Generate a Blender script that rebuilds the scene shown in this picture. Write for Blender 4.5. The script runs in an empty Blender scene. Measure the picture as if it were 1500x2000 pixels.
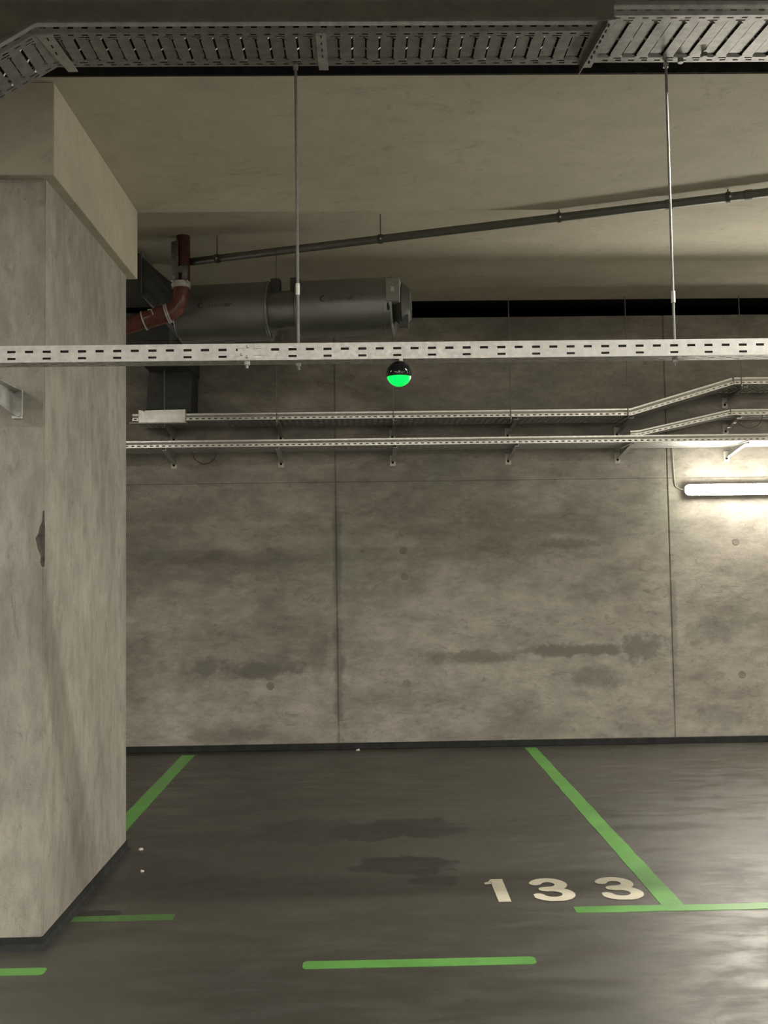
import bpy, bmesh, math, random
from mathutils import Vector, Matrix
random.seed(7)
scene = bpy.context.scene
COL = scene.collection

# ------------------------------------------------------------------ camera, world, exposure
F_PX, EYE = 1900.0, 1.55
d = Vector(((715 - 750) / F_PX, -(1105 - 1000) / F_PX, -1.0)).normalized()   # world +Y seen from the camera
roll = 0.0135
u = Vector((-math.sin(roll), math.cos(roll), 0)); u = (u - d * u.dot(d)).normalized()
xw = d.cross(u)
cam_data = bpy.data.cameras.new('camera')
cam = bpy.data.objects.new('camera', cam_data); COL.objects.link(cam)
cam_data.sensor_fit = 'VERTICAL'; cam_data.sensor_height = 24.0
cam_data.lens = 24.0 * F_PX / 2000.0
cam_data.clip_start = 0.05
cam.matrix_world = Matrix.Translation((0, 0, EYE)) @ Matrix((xw, d, u)).to_4x4()
scene.camera = cam
world = bpy.data.worlds.new('garage_air'); scene.world = world
world.use_nodes = True
world.node_tree.nodes['Background'].inputs[0].default_value = (0.9, 1.0, 0.85, 1)
world.node_tree.nodes['Background'].inputs[1].default_value = 0.0
vs = scene.view_settings
vs.view_transform = 'Standard'; vs.look = 'None'; vs.gamma = 1.0; vs.use_curve_mapping = False
vs.exposure = 0.0
scene.cycles.max_bounces = 6; scene.cycles.diffuse_bounces = 4; scene.cycles.glossy_bounces = 3
scene.cycles.sample_clamp_indirect = 4.0; scene.cycles.adaptive_threshold = 0.03
TUBE_POWER = 128.0                      # emission strength of the wall tubes' diffusers
ROW_POWER = {2.93: 105.0, -1.0: 45.0, -5.0: 190.0, -9.0: 340.0, -13.0: 360.0}   # watts of each aisle tube, by row

# ------------------------------------------------------------------ materials
def new_mat(name):
    m = bpy.data.materials.new(name); m.use_nodes = True
    nt = m.node_tree
    return m, nt, nt.nodes['Principled BSDF']

def N(nt, typ, **kw):
    n = nt.nodes.new(typ)
    for k, v in kw.items():
        if k.startswith('i_'):
            n.inputs[int(k[2:])].default_value = v
        else:
            setattr(n, k, v)
    return n

def math_node(nt, op, a, b=None, clamp=False):
    n = nt.nodes.new('ShaderNodeMath'); n.operation = op; n.use_clamp = clamp
    for i, s in enumerate((a, b)):
        if s is None: continue
        if isinstance(s, (int, float)): n.inputs[i].default_value = s
        else: nt.links.new(s, n.inputs[i])
    return n.outputs[0]

def mix_col(nt, fac, a, b, blend='MIX'):
    n = nt.nodes.new('ShaderNodeMix'); n.data_type = 'RGBA'; n.blend_type = blend
    if isinstance(fac, (int, float)): n.inputs[0].default_value = fac
    else: nt.links.new(fac, n.inputs[0])
    for s, i in ((a, 6), (b, 7)):
        if isinstance(s, tuple): n.inputs[i].default_value = (*s, 1) if len(s) == 3 else s
        else: nt.links.new(s, n.inputs[i])
    return n.outputs[2]

def ramp(nt, val, lo, hi, a=0.0, b=1.0):
    n = nt.nodes.new('ShaderNodeMapRange'); n.interpolation_type = 'SMOOTHSTEP'
    nt.links.new(val, n.inputs[0])
    n.inputs[1].default_value = lo; n.inputs[2].default_value = hi
    n.inputs[3].default_value = a; n.inputs[4].default_value = b
    return n.outputs[0]

def pos_node(nt):
    return nt.nodes.new('ShaderNodeNewGeometry').outputs['Position']

def scaled(nt, vec, s, off=(0, 0, 0)):
    n = nt.nodes.new('ShaderNodeMapping')
    nt.links.new(vec, n.inputs[0]); n.inputs[3].default_value = s; n.inputs[1].default_value = off
    return n.outputs[0]

def noise(nt, vec, scale, detail=4, rough=0.55, dist=0.0):
    n = nt.nodes.new('ShaderNodeTexNoise')
    nt.links.new(vec, n.inputs['Vector'])
    n.inputs['Scale'].default_value = scale; n.inputs['Detail'].default_value = detail
    n.inputs['Roughness'].default_value = rough; n.inputs['Distortion'].default_value = dist
    return n.outputs['Fac']

def blots(nt, vec, spots, wob_scale=7.0, wob=0.75, edge=0.6):
    """soft-edged irregular stains: (centre, radii, strength) in world metres"""
    w = noise(nt, vec, wob_scale, 6, 0.72)
    total = None
    for c, r, s in spots:
        m = nt.nodes.new('ShaderNodeMapping'); m.vector_type = 'TEXTURE'
        nt.links.new(vec, m.inputs[0])
        m.inputs[1].default_value = c; m.inputs[3].default_value = r
        ln = nt.nodes.new('ShaderNodeVectorMath'); ln.operation = 'LENGTH'
        nt.links.new(m.outputs[0], ln.inputs[0])
        dist = math_node(nt, 'ADD', ln.outputs['Value'], math_node(nt, 'MULTIPLY', math_node(nt, 'SUBTRACT', w, 0.5), wob * 4))
        v = ramp(nt, dist, 1.0 - edge, 1.0 + edge * 0.4, s, 0.0)
        total = v if total is None else math_node(nt, 'MAXIMUM', total, v)
    return total

def concrete(name, dark, light, tint, streak=(1, 1, 1), big=1.3, spots=None, spot_col=(0.13, 0.125, 0.105), bump=0.25, pits=True, mott=0.14):
    m, nt, b = new_mat(name)
    P = pos_node(nt)
    S = scaled(nt, P, streak)
    n1 = noise(nt, S, big, 5, 0.66, 0.2)
    col = mix_col(nt, ramp(nt, n1, 0.3, 0.72), dark, light)
    n2 = noise(nt, scaled(nt, P, (1, 1, 1), (3.1, 1.7, 4.2)), 0.9, 3, 0.5)
    col = mix_col(nt, ramp(nt, n2, 0.5, 0.72, 0, 0.7), col, tint)
    n3 = noise(nt, S, big * 7, 4, 0.68)
    grain = noise(nt, P, 160, 1, 0.7)
    g = math_node(nt, 'MULTIPLY', ramp(nt, grain, 0.25, 0.75, 0.92, 1.07), ramp(nt, n3, 0.3, 0.72, 1 - mott, 1 + mott))
    gm = nt.nodes.new('ShaderNodeCombineColor')
    for i in range(3): nt.links.new(g, gm.inputs[i])
    col = mix_col(nt, 1.0, col, gm.outputs[0], 'MULTIPLY')
    streaks = noise(nt, scaled(nt, S, (3, 3, 3)), big * 2.2, 3, 0.7, 1.2)
    col = mix_col(nt, ramp(nt, streaks, 0.56, 0.72, 0, 0.4), col, tuple(c * 0.62 for c in dark))
    if spots:
        col = mix_col(nt, blots(nt, P, spots), col, spot_col)
    h = math_node(nt, 'ADD', math_node(nt, 'MULTIPLY', grain, 0.35), math_node(nt, 'MULTIPLY', n3, 0.8))
    if pits:
        v = nt.nodes.new('ShaderNodeTexVoronoi'); v.inputs['Scale'].default_value = 9.0
        nt.links.new(P, v.inputs['Vector'])
        pit = ramp(nt, v.outputs['Distance'], 0.02, 0.05, 1.0, 0.0)
        col = mix_col(nt, math_node(nt, 'MULTIPLY', pit, 0.55), col, (0.06, 0.055, 0.05))
        h = math_node(nt, 'SUBTRACT', h, math_node(nt, 'MULTIPLY', pit, 0.9))
    nt.links.new(col, b.inputs['Base Color'])
    b.inputs['Roughness'].default_value = 0.82
    bp = nt.nodes.new('ShaderNodeBump'); bp.inputs['Strength'].default_value = bump; bp.inputs['Distance'].default_value = 0.012
    nt.links.new(h, bp.inputs['Height']); nt.links.new(bp.outputs[0], b.inputs['Normal'])
    return m

def plain(name, col, rough=0.5, metal=0.0, var=0.12, scale=14, bump=0.0, spec=0.5):
    m, nt, b = new_mat(name)
    P = pos_node(nt)
    n = noise(nt, P, scale, 5, 0.65)
    c = mix_col(nt, ramp(nt, n, 0.3, 0.7), tuple(x * (1 - var) for x in col), tuple(min(1, x * (1 + var)) for x in col))
    nt.links.new(c, b.inputs['Base Color'])
    nt.links.new(ramp(nt, noise(nt, P, scale * 2.3, 4, 0.6), 0.25, 0.75, max(0.03, rough * 0.8), min(1, rough * 1.2)), b.inputs['Roughness'])
    b.inputs['Metallic'].default_value = metal
    b.inputs['Specular IOR Level'].default_value = spec
    if bump:
        bp = nt.nodes.new('ShaderNodeBump'); bp.inputs['Strength'].default_value = bump; bp.inputs['Distance'].default_value = 0.004
        nt.links.new(n, bp.inputs['Height']); nt.links.new(bp.outputs[0], b.inputs['Normal'])
    return m

def glow(name, col, strength):
    m, nt, b = new_mat(name)
    b.inputs['Base Color'].default_value = (*col, 1)
    b.inputs['Emission Color'].default_value = (*col, 1)
    b.inputs['Emission Strength'].default_value = strength
    b.inputs['Roughness'].default_value = 0.35
    return m

WY = 8.34      # back wall plane
wall_spots = [((-0.25, WY, 1.55), (0.04, 1, 0.6), 0.75), ((-0.243, WY, 0.62), (0.055, 1, 0.55), 0.8), ((2.63, WY, 0.9), (0.035, 1, 0.6), 0.5),
              ((-1.35, WY, 0.70), (0.22, 1, 0.10), 0.75), ((-0.85, WY, 0.68), (0.34, 1, 0.08), 0.85),
              ((-0.42, WY, 0.80), (0.12, 1, 0.2), 0.5), ((0.95, WY, 0.76), (0.5, 1, 0.06), 0.75),
              ((1.75, WY, 0.80), (0.55, 1, 0.055), 0.9), ((2.35, WY, 0.83), (0.22, 1, 0.14), 0.85),
              ((1.75, WY, 1.71), (0.36, 1, 0.05), 0.65), ((1.95, WY, 0.58), (0.22, 1, 0.1), 0.6),
              ((-1.0, WY, 1.62), (0.5, 1, 0.08), 0.35), ((2.95, WY, 0.95), (0.25, 1, 0.12), 0.5),
              ((-1.2, WY, 0.13), (0.45, 1, 0.07), 0.5), ((3.1, WY, 0.2), (0.3, 1, 0.12), 0.4),
              ((-0.1, WY, 1.32), (0.3, 1, 0.05), 0.3), ((1.3, WY, 0.42), (0.2, 1, 0.1), 0.3)]
M = {}
M['wall'] = concrete('shuttered_wall_concrete', (0.26, 0.24, 0.21), (0.50, 0.465, 0.41), (0.33, 0.335, 0.275), (0.65, 1, 1.35), 1.5, [(c, r, k * 0.88) for c, r, k in wall_spots], (0.165, 0.16, 0.138))
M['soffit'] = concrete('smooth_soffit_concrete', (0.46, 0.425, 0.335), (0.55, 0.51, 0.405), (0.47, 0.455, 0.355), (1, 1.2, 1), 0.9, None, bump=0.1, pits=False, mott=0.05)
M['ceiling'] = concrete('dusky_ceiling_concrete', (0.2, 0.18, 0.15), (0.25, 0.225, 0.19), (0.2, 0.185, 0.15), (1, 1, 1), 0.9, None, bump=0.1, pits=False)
M['pillar'] = concrete('pillar_concrete', (0.29, 0.27, 0.235), (0.46, 0.435, 0.385), (0.33, 0.345, 0.28), (1.6, 1.2, 0.55), 1.7, None, bump=0.22)
M['chip'] = concrete('broken_concrete', (0.12, 0.115, 0.1), (0.18, 0.17, 0.15), (0.14, 0.14, 0.12), (1, 1, 1), 20, None, bump=0.8, pits=False)
M['black_paint'] = plain('black_bitumen_paint', (0.018, 0.02, 0.021), 0.75, 0, 0.2, 9)
M['joint'] = plain('black_joint_filler', (0.004, 0.004, 0.004), 0.9, 0, 0.2, 9)  # flat black painted in for shade at the ceiling gaps, also on slots
M['galv'] = plain('galvanised_steel', (0.50, 0.50, 0.49), 0.42, 0.75, 0.16, 26)
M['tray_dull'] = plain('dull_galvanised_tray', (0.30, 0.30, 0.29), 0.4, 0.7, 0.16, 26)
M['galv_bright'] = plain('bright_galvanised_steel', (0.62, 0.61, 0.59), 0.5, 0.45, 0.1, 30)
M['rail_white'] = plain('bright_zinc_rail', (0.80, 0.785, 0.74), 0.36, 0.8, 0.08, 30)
M['galv_dark'] = plain('dull_galvanised_duct', (0.25, 0.26, 0.25), 0.36, 0.8, 0.1, 3)
M['duct_grey'] = plain('dull_grey_sheet_duct', (0.075, 0.078, 0.075), 0.6, 0.2, 0.2, 8)
M['cast'] = plain('red_brown_cast_iron_coating', (0.135, 0.047, 0.036), 0.24, 0, 0.2, 20)
M['cast_dark'] = plain('dark_maroon_pipe_coating', (0.07, 0.02, 0.022), 0.35, 0, 0.2, 20)
M['box_grey'] = plain('grey_plastic_box', (0.24, 0.245, 0.225), 0.5, 0, 0.1, 20)
M['jacket'] = plain('grey_pipe_jacket', (0.14, 0.14, 0.12), 0.6, 0, 0.25, 30, 0.3)
M['pipe'] = plain('grey_green_plastic_pipe', (0.11, 0.112, 0.09), 0.5, 0, 0.12, 20)
M['white_plate'] = plain('pale_zinc_bracket', (0.72, 0.69, 0.6), 0.55, 0.1, 0.1, 40)
M['rod'] = plain('zinc_threaded_rod', (0.26, 0.26, 0.25), 0.45, 0.6, 0.15, 60)
M['lampwhite'] = plain('white_lamp_housing', (0.75, 0.74, 0.7), 0.5, 0, 0.05, 10)
M['cable'] = plain('pale_grey_cable', (0.5, 0.48, 0.42), 0.5, 0, 0.05, 10)
M['dark_cable'] = plain('brown_cable', (0.14, 0.1, 0.075), 0.5, 0, 0.1, 10)
M['cable_black'] = plain('black_cable_sheath', (0.02, 0.02, 0.019), 0.6, 0, 0.1, 10)
M['black_gloss'] = plain('black_glossy_plastic', (0.01, 0.012, 0.012), 0.12, 0, 0.1, 10)
M['led'] = glow('green_led_lens', (0.0, 0.85, 0.11), 1.0)
M['tube'] = glow('lit_fluorescent_diffuser', (1.0, 0.94, 0.80), TUBE_POWER)
M['tube_aisle'] = glow('lit_aisle_diffuser', (1.0, 0.93, 0.76), 4.0)
M['tube_aisle'].cycles.emission_sampling = 'NONE'
M['ink_dark'] = plain('dark_printed_ink', (0.02, 0.021, 0.02), 0.6, 0, 0.1, 30)
M['ink_faint'] = plain('faded_printed_ink', (0.11, 0.115, 0.11), 0.5, 0.3, 0.1, 30)
M['paper'] = plain('white_paper', (0.75, 0.73, 0.68), 0.8, 0, 0.05, 40)
M['sticker'] = plain('pale_sticker', (0.5, 0.5, 0.44), 0.6, 0, 0.05, 40)

def paint(name, col, worn):
    m, nt, b = new_mat(name)
    P = pos_node(nt)
    n = noise(nt, P, 22, 6, 0.7)
    n2 = noise(nt, P, 3.0, 5, 0.65)
    c = mix_col(nt, ramp(nt, n2, 0.35, 0.7), tuple(x * 0.85 for x in col), tuple(x * 1.1 for x in col))
    c = mix_col(nt, ramp(nt, n, 0.5, 0.8, 0, 0.75), c, worn)
    nt.links.new(c, b.inputs['Base Color'])
    nt.links.new(ramp(nt, n2, 0.3, 0.7, 0.36, 0.5), b.inputs['Roughness'])
    return m
M['green'] = paint('green_floor_paint', (0.15, 0.42, 0.095), (0.11, 0.24, 0.08))
M['green_old'] = paint('dirty_green_floor_paint', (0.1, 0.22, 0.065), (0.06, 0.08, 0.05))
M['number'] = paint('cream_floor_paint', (0.88, 0.83, 0.68), (0.62, 0.58, 0.46))

def floor_mat():
    m, nt, b = new_mat('worn_grey_floor_coating')
    P = pos_node(nt)
    S = scaled(nt, P, (0.55, 1.4, 1))
    n1 = noise(nt, S, 1.1, 6, 0.62, 0.5)
    col = mix_col(nt, ramp(nt, n1, 0.3, 0.72), (0.057, 0.054, 0.046), (0.084, 0.08, 0.069))
    g = noise(nt, P, 190, 3, 0.75)
    gr = ramp(nt, g, 0.25, 0.75, 0.75, 1.2)
    gm = nt.nodes.new('ShaderNodeCombineColor')
    for i in range(3): nt.links.new(gr, gm.inputs[i])
    col = mix_col(nt, 1.0, col, gm.outputs[0], 'MULTIPLY')
    oil = [((0.28, 5.84, 0), (0.30, 0.22, 1), 0.85), ((0.02, 5.78, 0), (0.3, 0.2, 1), 0.7), ((-0.35, 5.82, 0), (0.3, 0.3, 1), 0.35),
           ((0.2, 5.13, 0), (0.25, 0.17, 1), 0.95), ((0.02, 5.08, 0), (0.16, 0.07, 1), 0.7), ((0.31, 4.87, 0), (0.13, 0.09, 1), 0.6),
           ((-1.22, 4.5, 0), (0.11, 0.05, 1), 0.8)]
    om = blots(nt, P, oil, 4.5, 0.5, 0.13)
    col = mix_col(nt, om, col, (0.017, 0.019, 0.016))
    nt.links.new(col, b.inputs['Base Color'])
    r1 = noise(nt, scaled(nt, P, (0.8, 2.2, 1)), 3.2, 6, 0.72, 0.3)
    rg = ramp(nt, r1, 0.36, 0.66, 0.31, 0.56)
    nt.links.new(math_node(nt, 'ADD', rg, math_node(nt, 'MULTIPLY', om, 0.22)), b.inputs['Roughness'])
    b.inputs['Specular IOR Level'].default_value = 1.0
    bp = nt.nodes.new('ShaderNodeBump'); bp.inputs['Strength'].default_value = 0.35; bp.inputs['Distance'].default_value = 0.003
    h = math_node(nt, 'ADD', math_node(nt, 'MULTIPLY', g, 0.6), math_node(nt, 'MULTIPLY', r1, 0.5))
    nt.links.new(h, bp.inputs['Height']); nt.links.new(bp.outputs[0], b.inputs['Normal'])
    return m
M['floor'] = floor_mat()

# ------------------------------------------------------------------ mesh helpers
def link(name, me, mat, parent=None):
    o = bpy.data.objects.new(name, me); COL.objects.link(o)
    if mat is not None and not me.materials: me.materials.append(mat)
    if parent is not None: o.parent = parent
    return o

def obj(name, bm, mat, parent=None, smooth=False):
    me = bpy.data.meshes.new(name)
    bmesh.ops.recalc_face_normals(bm, faces=bm.faces)
    bm.to_mesh(me); bm.free()
    if smooth:
        for p in me.polygons: p.use_smooth = True
    return link(name, me, mat, parent)

def empty(name, loc=(0, 0, 0)):
    o = bpy.data.objects.new(name, None); COL.objects.link(o)
    o.empty_display_size = 0.1; o.location = loc
    return o

def tag(o, label=None, cat=None, group=None, kind=None):
    if label: o['label'] = label
    if cat: o['category'] = cat
    if group: o['group'] = group
    if kind: o['kind'] = kind
    return o

def struct(name, bm, mat, label=None):
    o = obj(name, bm, mat); o['kind'] = 'structure'
    if label: o['label'] = label
    return o

def add_box(bm, x0, x1, y0, y1, z0, z1, bev=0.0):
    vs_ = [bm.verts.new((x, y, z)) for z in (z0, z1) for y in (y0, y1) for x in (x0, x1)]
    idx = [(0, 2, 3, 1), (4, 5, 7, 6), (0, 1, 5, 4), (2, 6, 7, 3), (0, 4, 6, 2), (1, 3, 7, 5)]
    fs = [bm.faces.new([vs_[i] for i in f]) for f in idx]
    if bev:
        es = list({e for f in fs for e in f.edges})
        bmesh.ops.bevel(bm, geom=es, offset=bev, segments=1, affect='EDGES', clamp_overlap=True)
    return fs

def box(x0, x1, y0, y1, z0, z1, bev=0.0):
    bm = bmesh.new(); add_box(bm, x0, x1, y0, y1, z0, z1, bev); return bm

def add_tube(bm, pts, r, n=12, caps=True):
    pts = [Vector(p) for p in pts]
    rad = r if isinstance(r, (list, tuple)) else [r] * len(pts)
    rings = []; prev = None
    for i, p in enumerate(pts):
        t = (pts[min(i + 1, len(pts) - 1)] - pts[max(i - 1, 0)])
        if t.length < 1e-9: t = Vector((0, 0, 1))
        t.normalize()
        if prev is None:
            a = Vector((0, 0, 1)) if abs(t.z) < 0.9 else Vector((1, 0, 0))
            nrm = t.cross(a).normalized()
        else:
            nrm = (prev - t * prev.dot(t)).normalized()
        prev = nrm; bn = t.cross(nrm)
        rings.append([bm.verts.new(p + (nrm * math.cos(k * 2 * math.pi / n) + bn * math.sin(k * 2 * math.pi / n)) * rad[i]) for k in range(n)])
    for a, b in zip(rings, rings[1:]):
        for k in range(n):
            bm.faces.new((a[k], a[(k + 1) % n], b[(k + 1) % n], b[k]))
    if caps:
        bm.faces.new(rings[0][::-1]); bm.faces.new(rings[-1])

def tube(pts, r, n=12):
    bm = bmesh.new(); add_tube(bm, pts, r, n); return bm

def add_prism(bm, poly, axis, a0, a1):
    """extrude a 2-D polygon along an axis; the polygon lies in the other two axes in order"""
    def P(p, a):
        if axis == 'X': return (a, p[0], p[1])
        if axis == 'Y': return (p[0], a, p[1])
        return (p[0], p[1], a)
    lo = [bm.verts.new(P(p, a0)) for p in poly]; hi = [bm.verts.new(P(p, a1)) for p in poly]
    n = len(poly)
    bm.faces.new(lo[::-1]); bm.faces.new(hi)
    for i in range(n): bm.faces.new((lo[i], lo[(i + 1) % n], hi[(i + 1) % n], hi[i]))

def prism(poly, axis, a0, a1):
    bm = bmesh.new(); add_prism(bm, poly, axis, a0, a1); return bm

def slotted(name, mat, parent, ub, vb, hole, place, thick=0.0015):
    """a sheet-metal plate on a grid of breaks; hole(u, v) drops a cell, place(u, v) puts a corner in space"""
    vid = {}; verts = []; faces = []
    def V(i, j):
        if (i, j) not in vid:
            vid[(i, j)] = len(verts); verts.append(place(ub[i], vb[j]))
        return vid[(i, j)]
    for i in range(len(ub) - 1):
        for j in range(len(vb) - 1):
            if hole((ub[i] + ub[i + 1]) / 2, (vb[j] + vb[j + 1]) / 2): continue
            faces.append((V(i, j), V(i + 1, j), V(i + 1, j + 1), V(i, j + 1)))
    me = bpy.data.meshes.new(name); me.from_pydata(verts, [], faces); me.update()
    o = link(name, me, mat, parent)
    s = o.modifiers.new('sheet', 'SOLIDIFY'); s.thickness = thick; s.offset = 0
    return o

def breaks(length, period, offs):
    out = {0.0, round(length, 5)}
    k = 0
    while k * period < length:
        for q in offs:
            x = k * period + q
            if 0 < x < length: out.add(round(x, 5))
        k += 1
    return sorted(out)

# ------------------------------------------------------------------ room shell
SOF, CEI = 3.62, 3.74
XL, XR, YR = -9.0, 9.0, -19.0
struct('floor', box(XL, XR, YR, WY + 0.3, -0.2, 0.0), M['floor'], 'dark grey coated garage floor with oil stains')
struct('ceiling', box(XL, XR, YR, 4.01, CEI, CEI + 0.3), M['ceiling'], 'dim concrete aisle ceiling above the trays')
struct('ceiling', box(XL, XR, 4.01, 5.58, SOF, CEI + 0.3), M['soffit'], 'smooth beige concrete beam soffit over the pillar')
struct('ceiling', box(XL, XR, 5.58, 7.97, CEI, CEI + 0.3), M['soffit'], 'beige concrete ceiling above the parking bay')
struct('trim_1', box(XL, XR, 7.97, WY + 0.3, CEI + 0.1, CEI + 0.3), M['joint'], 'black joint filler between ceiling and back wall')  # black strip stands in for the unlit recess over the wall
struct('trim_2', box(XL, XR, 4.0, 4.0105, SOF + 0.002, CEI - 0.001), M['joint'], 'black joint strip along the front edge of the beam')  # black put over the lit beam face so it reads as shaded
struct('wall_left', box(XL - 0.2, XL, YR, WY + 0.3, 0, CEI + 0.3), M['wall'])
struct('wall_right', box(XR, XR + 0.2, YR, WY + 0.3, 0, CEI + 0.3), M['wall'])
struct('wall_rear', box(XL, XR, YR - 0.2, YR, 0, CEI + 0.3), M['wall'])
wall = struct('wall_back', box(XL, XR, WY + 0.012, WY + 0.3, 0.0, 3.695), M['wall'], 'board-marked concrete back wall of the bay')

jx = [-9.0, -5.99, -3.122, -0.254, 2.614, 5.482, 9.0]
for i in range(len(jx) - 1):
    for z0, z1, dy in ((0.0, 2.27, 0.0), (2.2715, 3.695, -0.001)):
        bm = box(jx[i] + 0.006, jx[i + 1] - 0.006, WY + dy, WY + 0.013, z0, z1, 0.0025)
        obj('concrete_panel', bm, M['wall'], wall)
# plugged tie holes of the formwork
def plug_mesh():
    bm = bmesh.new(); n = 14
    rings = []
    for r, y in ((0.034, 0.0), (0.026, -0.0016), (0.02, -0.0008), (0.0, -0.0004)):
        if r == 0: rings.append([bm.verts.new((0, y, 0))]); continue
        rings.append([bm.verts.new((r * math.cos(k * 2 * math.pi / n), y, r * math.sin(k * 2 * math.pi / n))) for k in range(n)])
    for a, b in zip(rings, rings[1:]):
        for k in range(n):
            if len(b) == 1: bm.faces.new((a[k], a[(k + 1) % n], b[0]))
            else: bm.faces.new((a[k], a[(k + 1) % n], b[(k + 1) % n], b[k]))
    me = bpy.data.meshes.new('tie_hole_plug'); bmesh.ops.recalc_face_normals(bm, faces=bm.faces); bm.to_mesh(me); bm.free()
    me.materials.append(M['plug']); return me
M['plug'] = concrete('tie_hole_mortar', (0.25, 0.232, 0.2), (0.33, 0.31, 0.27), (0.27, 0.27, 0.225), (1, 1, 1), 8, None, bump=0.3, pits=False)
pm = plug_mesh()
for x, z in ((-0.82, 1.684), (-0.826, 0.542), (0.322, 1.677), (0.335, 0.545), (2.042, 0.538), (3.21, 0.575), (3.192, 1.711), (0.038, 1.462), (0.33, 1.455)):
    o = link('tie_hole_plug', pm, None, wall); o.location = (x, WY - 0.0005, z)

bm = bmesh.new(); add_box(bm, XL, XR, WY - 0.014, WY + 0.004, 0, 0.055, 0.004); 
struct('baseboard_back', bm, M['black_paint'], 'black painted skirting along the back wall')

# ------------------------------------------------------------------ pillar
pil = empty('concrete_pillar', (-1.6, 4.8, 0))
tag(pil, 'wide raw concrete pillar with a beige head beam and chipped front corner', 'pillar')
def pchild(name, bm, mat, **k):
    o = obj(name, bm, mat, None, **k); o.parent = pil; o.matrix_parent_inverse = Matrix.Translation(pil.location).inverted(); return o
XP, XPL, YP0, YP1 = -1.347, -1.86, 4.10, 5.50
bm = bmesh.new()
prof = [(0.0, 0.006, 0.006), (0.6, 0.005, 0.006), (1.2, 0.005, 0.005), (1.5, 0.006, 0.006), (1.565, 0.009, 0.008), (1.585, 0.016, 0.012), (1.61, 0.014, 0.013),
        (1.64, 0.026, 0.013), (1.665, 0.031, 0.012), (1.685, 0.036, 0.014), (1.705, 0.024, 0.011), (1.73, 0.019, 0.012), (1.755, 0.009, 0.007), (1.80, 0.006, 0.006), (2.4, 0.005, 0.006), (3.22, 0.006, 0.006)]
rings = []
for z, cf, cs in prof:
    t = 1.0 if 1.58 < z < 1.75 else 0.0
    w = random.uniform(-0.003, 0.003) * t
    pts = [(XPL, YP0), (XP - cf, YP0), (XP - cf * (0.8 - 0.18 * t), YP0 + cs * (0.85 + 0.55 * t) + w), (XP, YP0 + cs), (XP, YP1 - 0.006), (XP - 0.006, YP1), (XPL, YP1)]
    rings.append([bm.verts.new((x, y, z)) for x, y in pts])
n = len(rings[0]); chipf = []
for (z, _, _), a, b in zip(prof, rings, rings[1:]):
    for k in range(n):
        f = bm.faces.new((a[k], a[(k + 1) % n], b[(k + 1) % n], b[k]))
        if k in (1, 2) and 1.56 < z < 1.76: f.material_index = 1
bm.faces.new(rings[0][::-1]); bm.faces.new(rings[-1])
shaft = pchild('shaft', bm, M['pillar']); shaft.data.materials.append(M['chip'])
pchild('head_beam', box(-1.95, -1.297, 4.05, 5.56, 3.22, SOF, 0.004), M['soffit'])
bm = bmesh.new(); t = 0.006; hh = 0.052
lv = []
for o_, z in ((0.022, 0.0), (0.02, 0.003), (0.01, 0.012), (0.006, 0.025), (0.006, hh)):
    lv.append([bm.verts.new(p) for p in ((XPL - o_, YP0 - o_, z), (XP + o_, YP0 - o_, z), (XP + o_, YP1 + o_, z), (XPL - o_, YP1 + o_, z))])
for a, b in zip(lv, lv[1:]):
    for k in range(4): bm.faces.new((a[k], a[(k + 1) % 4], b[(k + 1) % 4], b[k]))
bm.faces.new(lv[0][::-1]); bm.faces.new(lv[-1])
pchild('plinth_band', bm, M['black_paint'])

# bracket on the pillar's face that carries the slim tray
def pillar_bracket():
    r = empty('pillar_bracket', (-1.46, 4.1, 2.2))
    tag(r, 'galvanised triangular bracket fixed to the front of the pillar', 'bracket')
    def ch(name, bm, mat):
        o = obj(name, bm, mat, r); o.matrix_parent_inverse = Matrix.Translation(r.location).inverted(); return o
    ch('wall_plate', box(-1.482, -1.438, 4.094, 4.1, 2.19, 2.31, 0.001), M['galv'])
    bm = bmesh.new()
    add_prism(bm, [(4.094, 2.2), (4.094, 2.308), (3.5, 2.308), (3.5, 2.285)], 'X', -1.4745, -1.4715)
    ch('gusset', bm, M['galv'])
    ch('top_flange', box(-1.4745, -1.44, 3.5, 4.094, 2.306, 2.3095), M['galv'])
    for z in (2.205,): ch('bolt', tube([(-1.452, 4.094, z), (-1.452, 4.082, z)], 0.009, 6), M['galv_bright'])
pillar_bracket()

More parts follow.
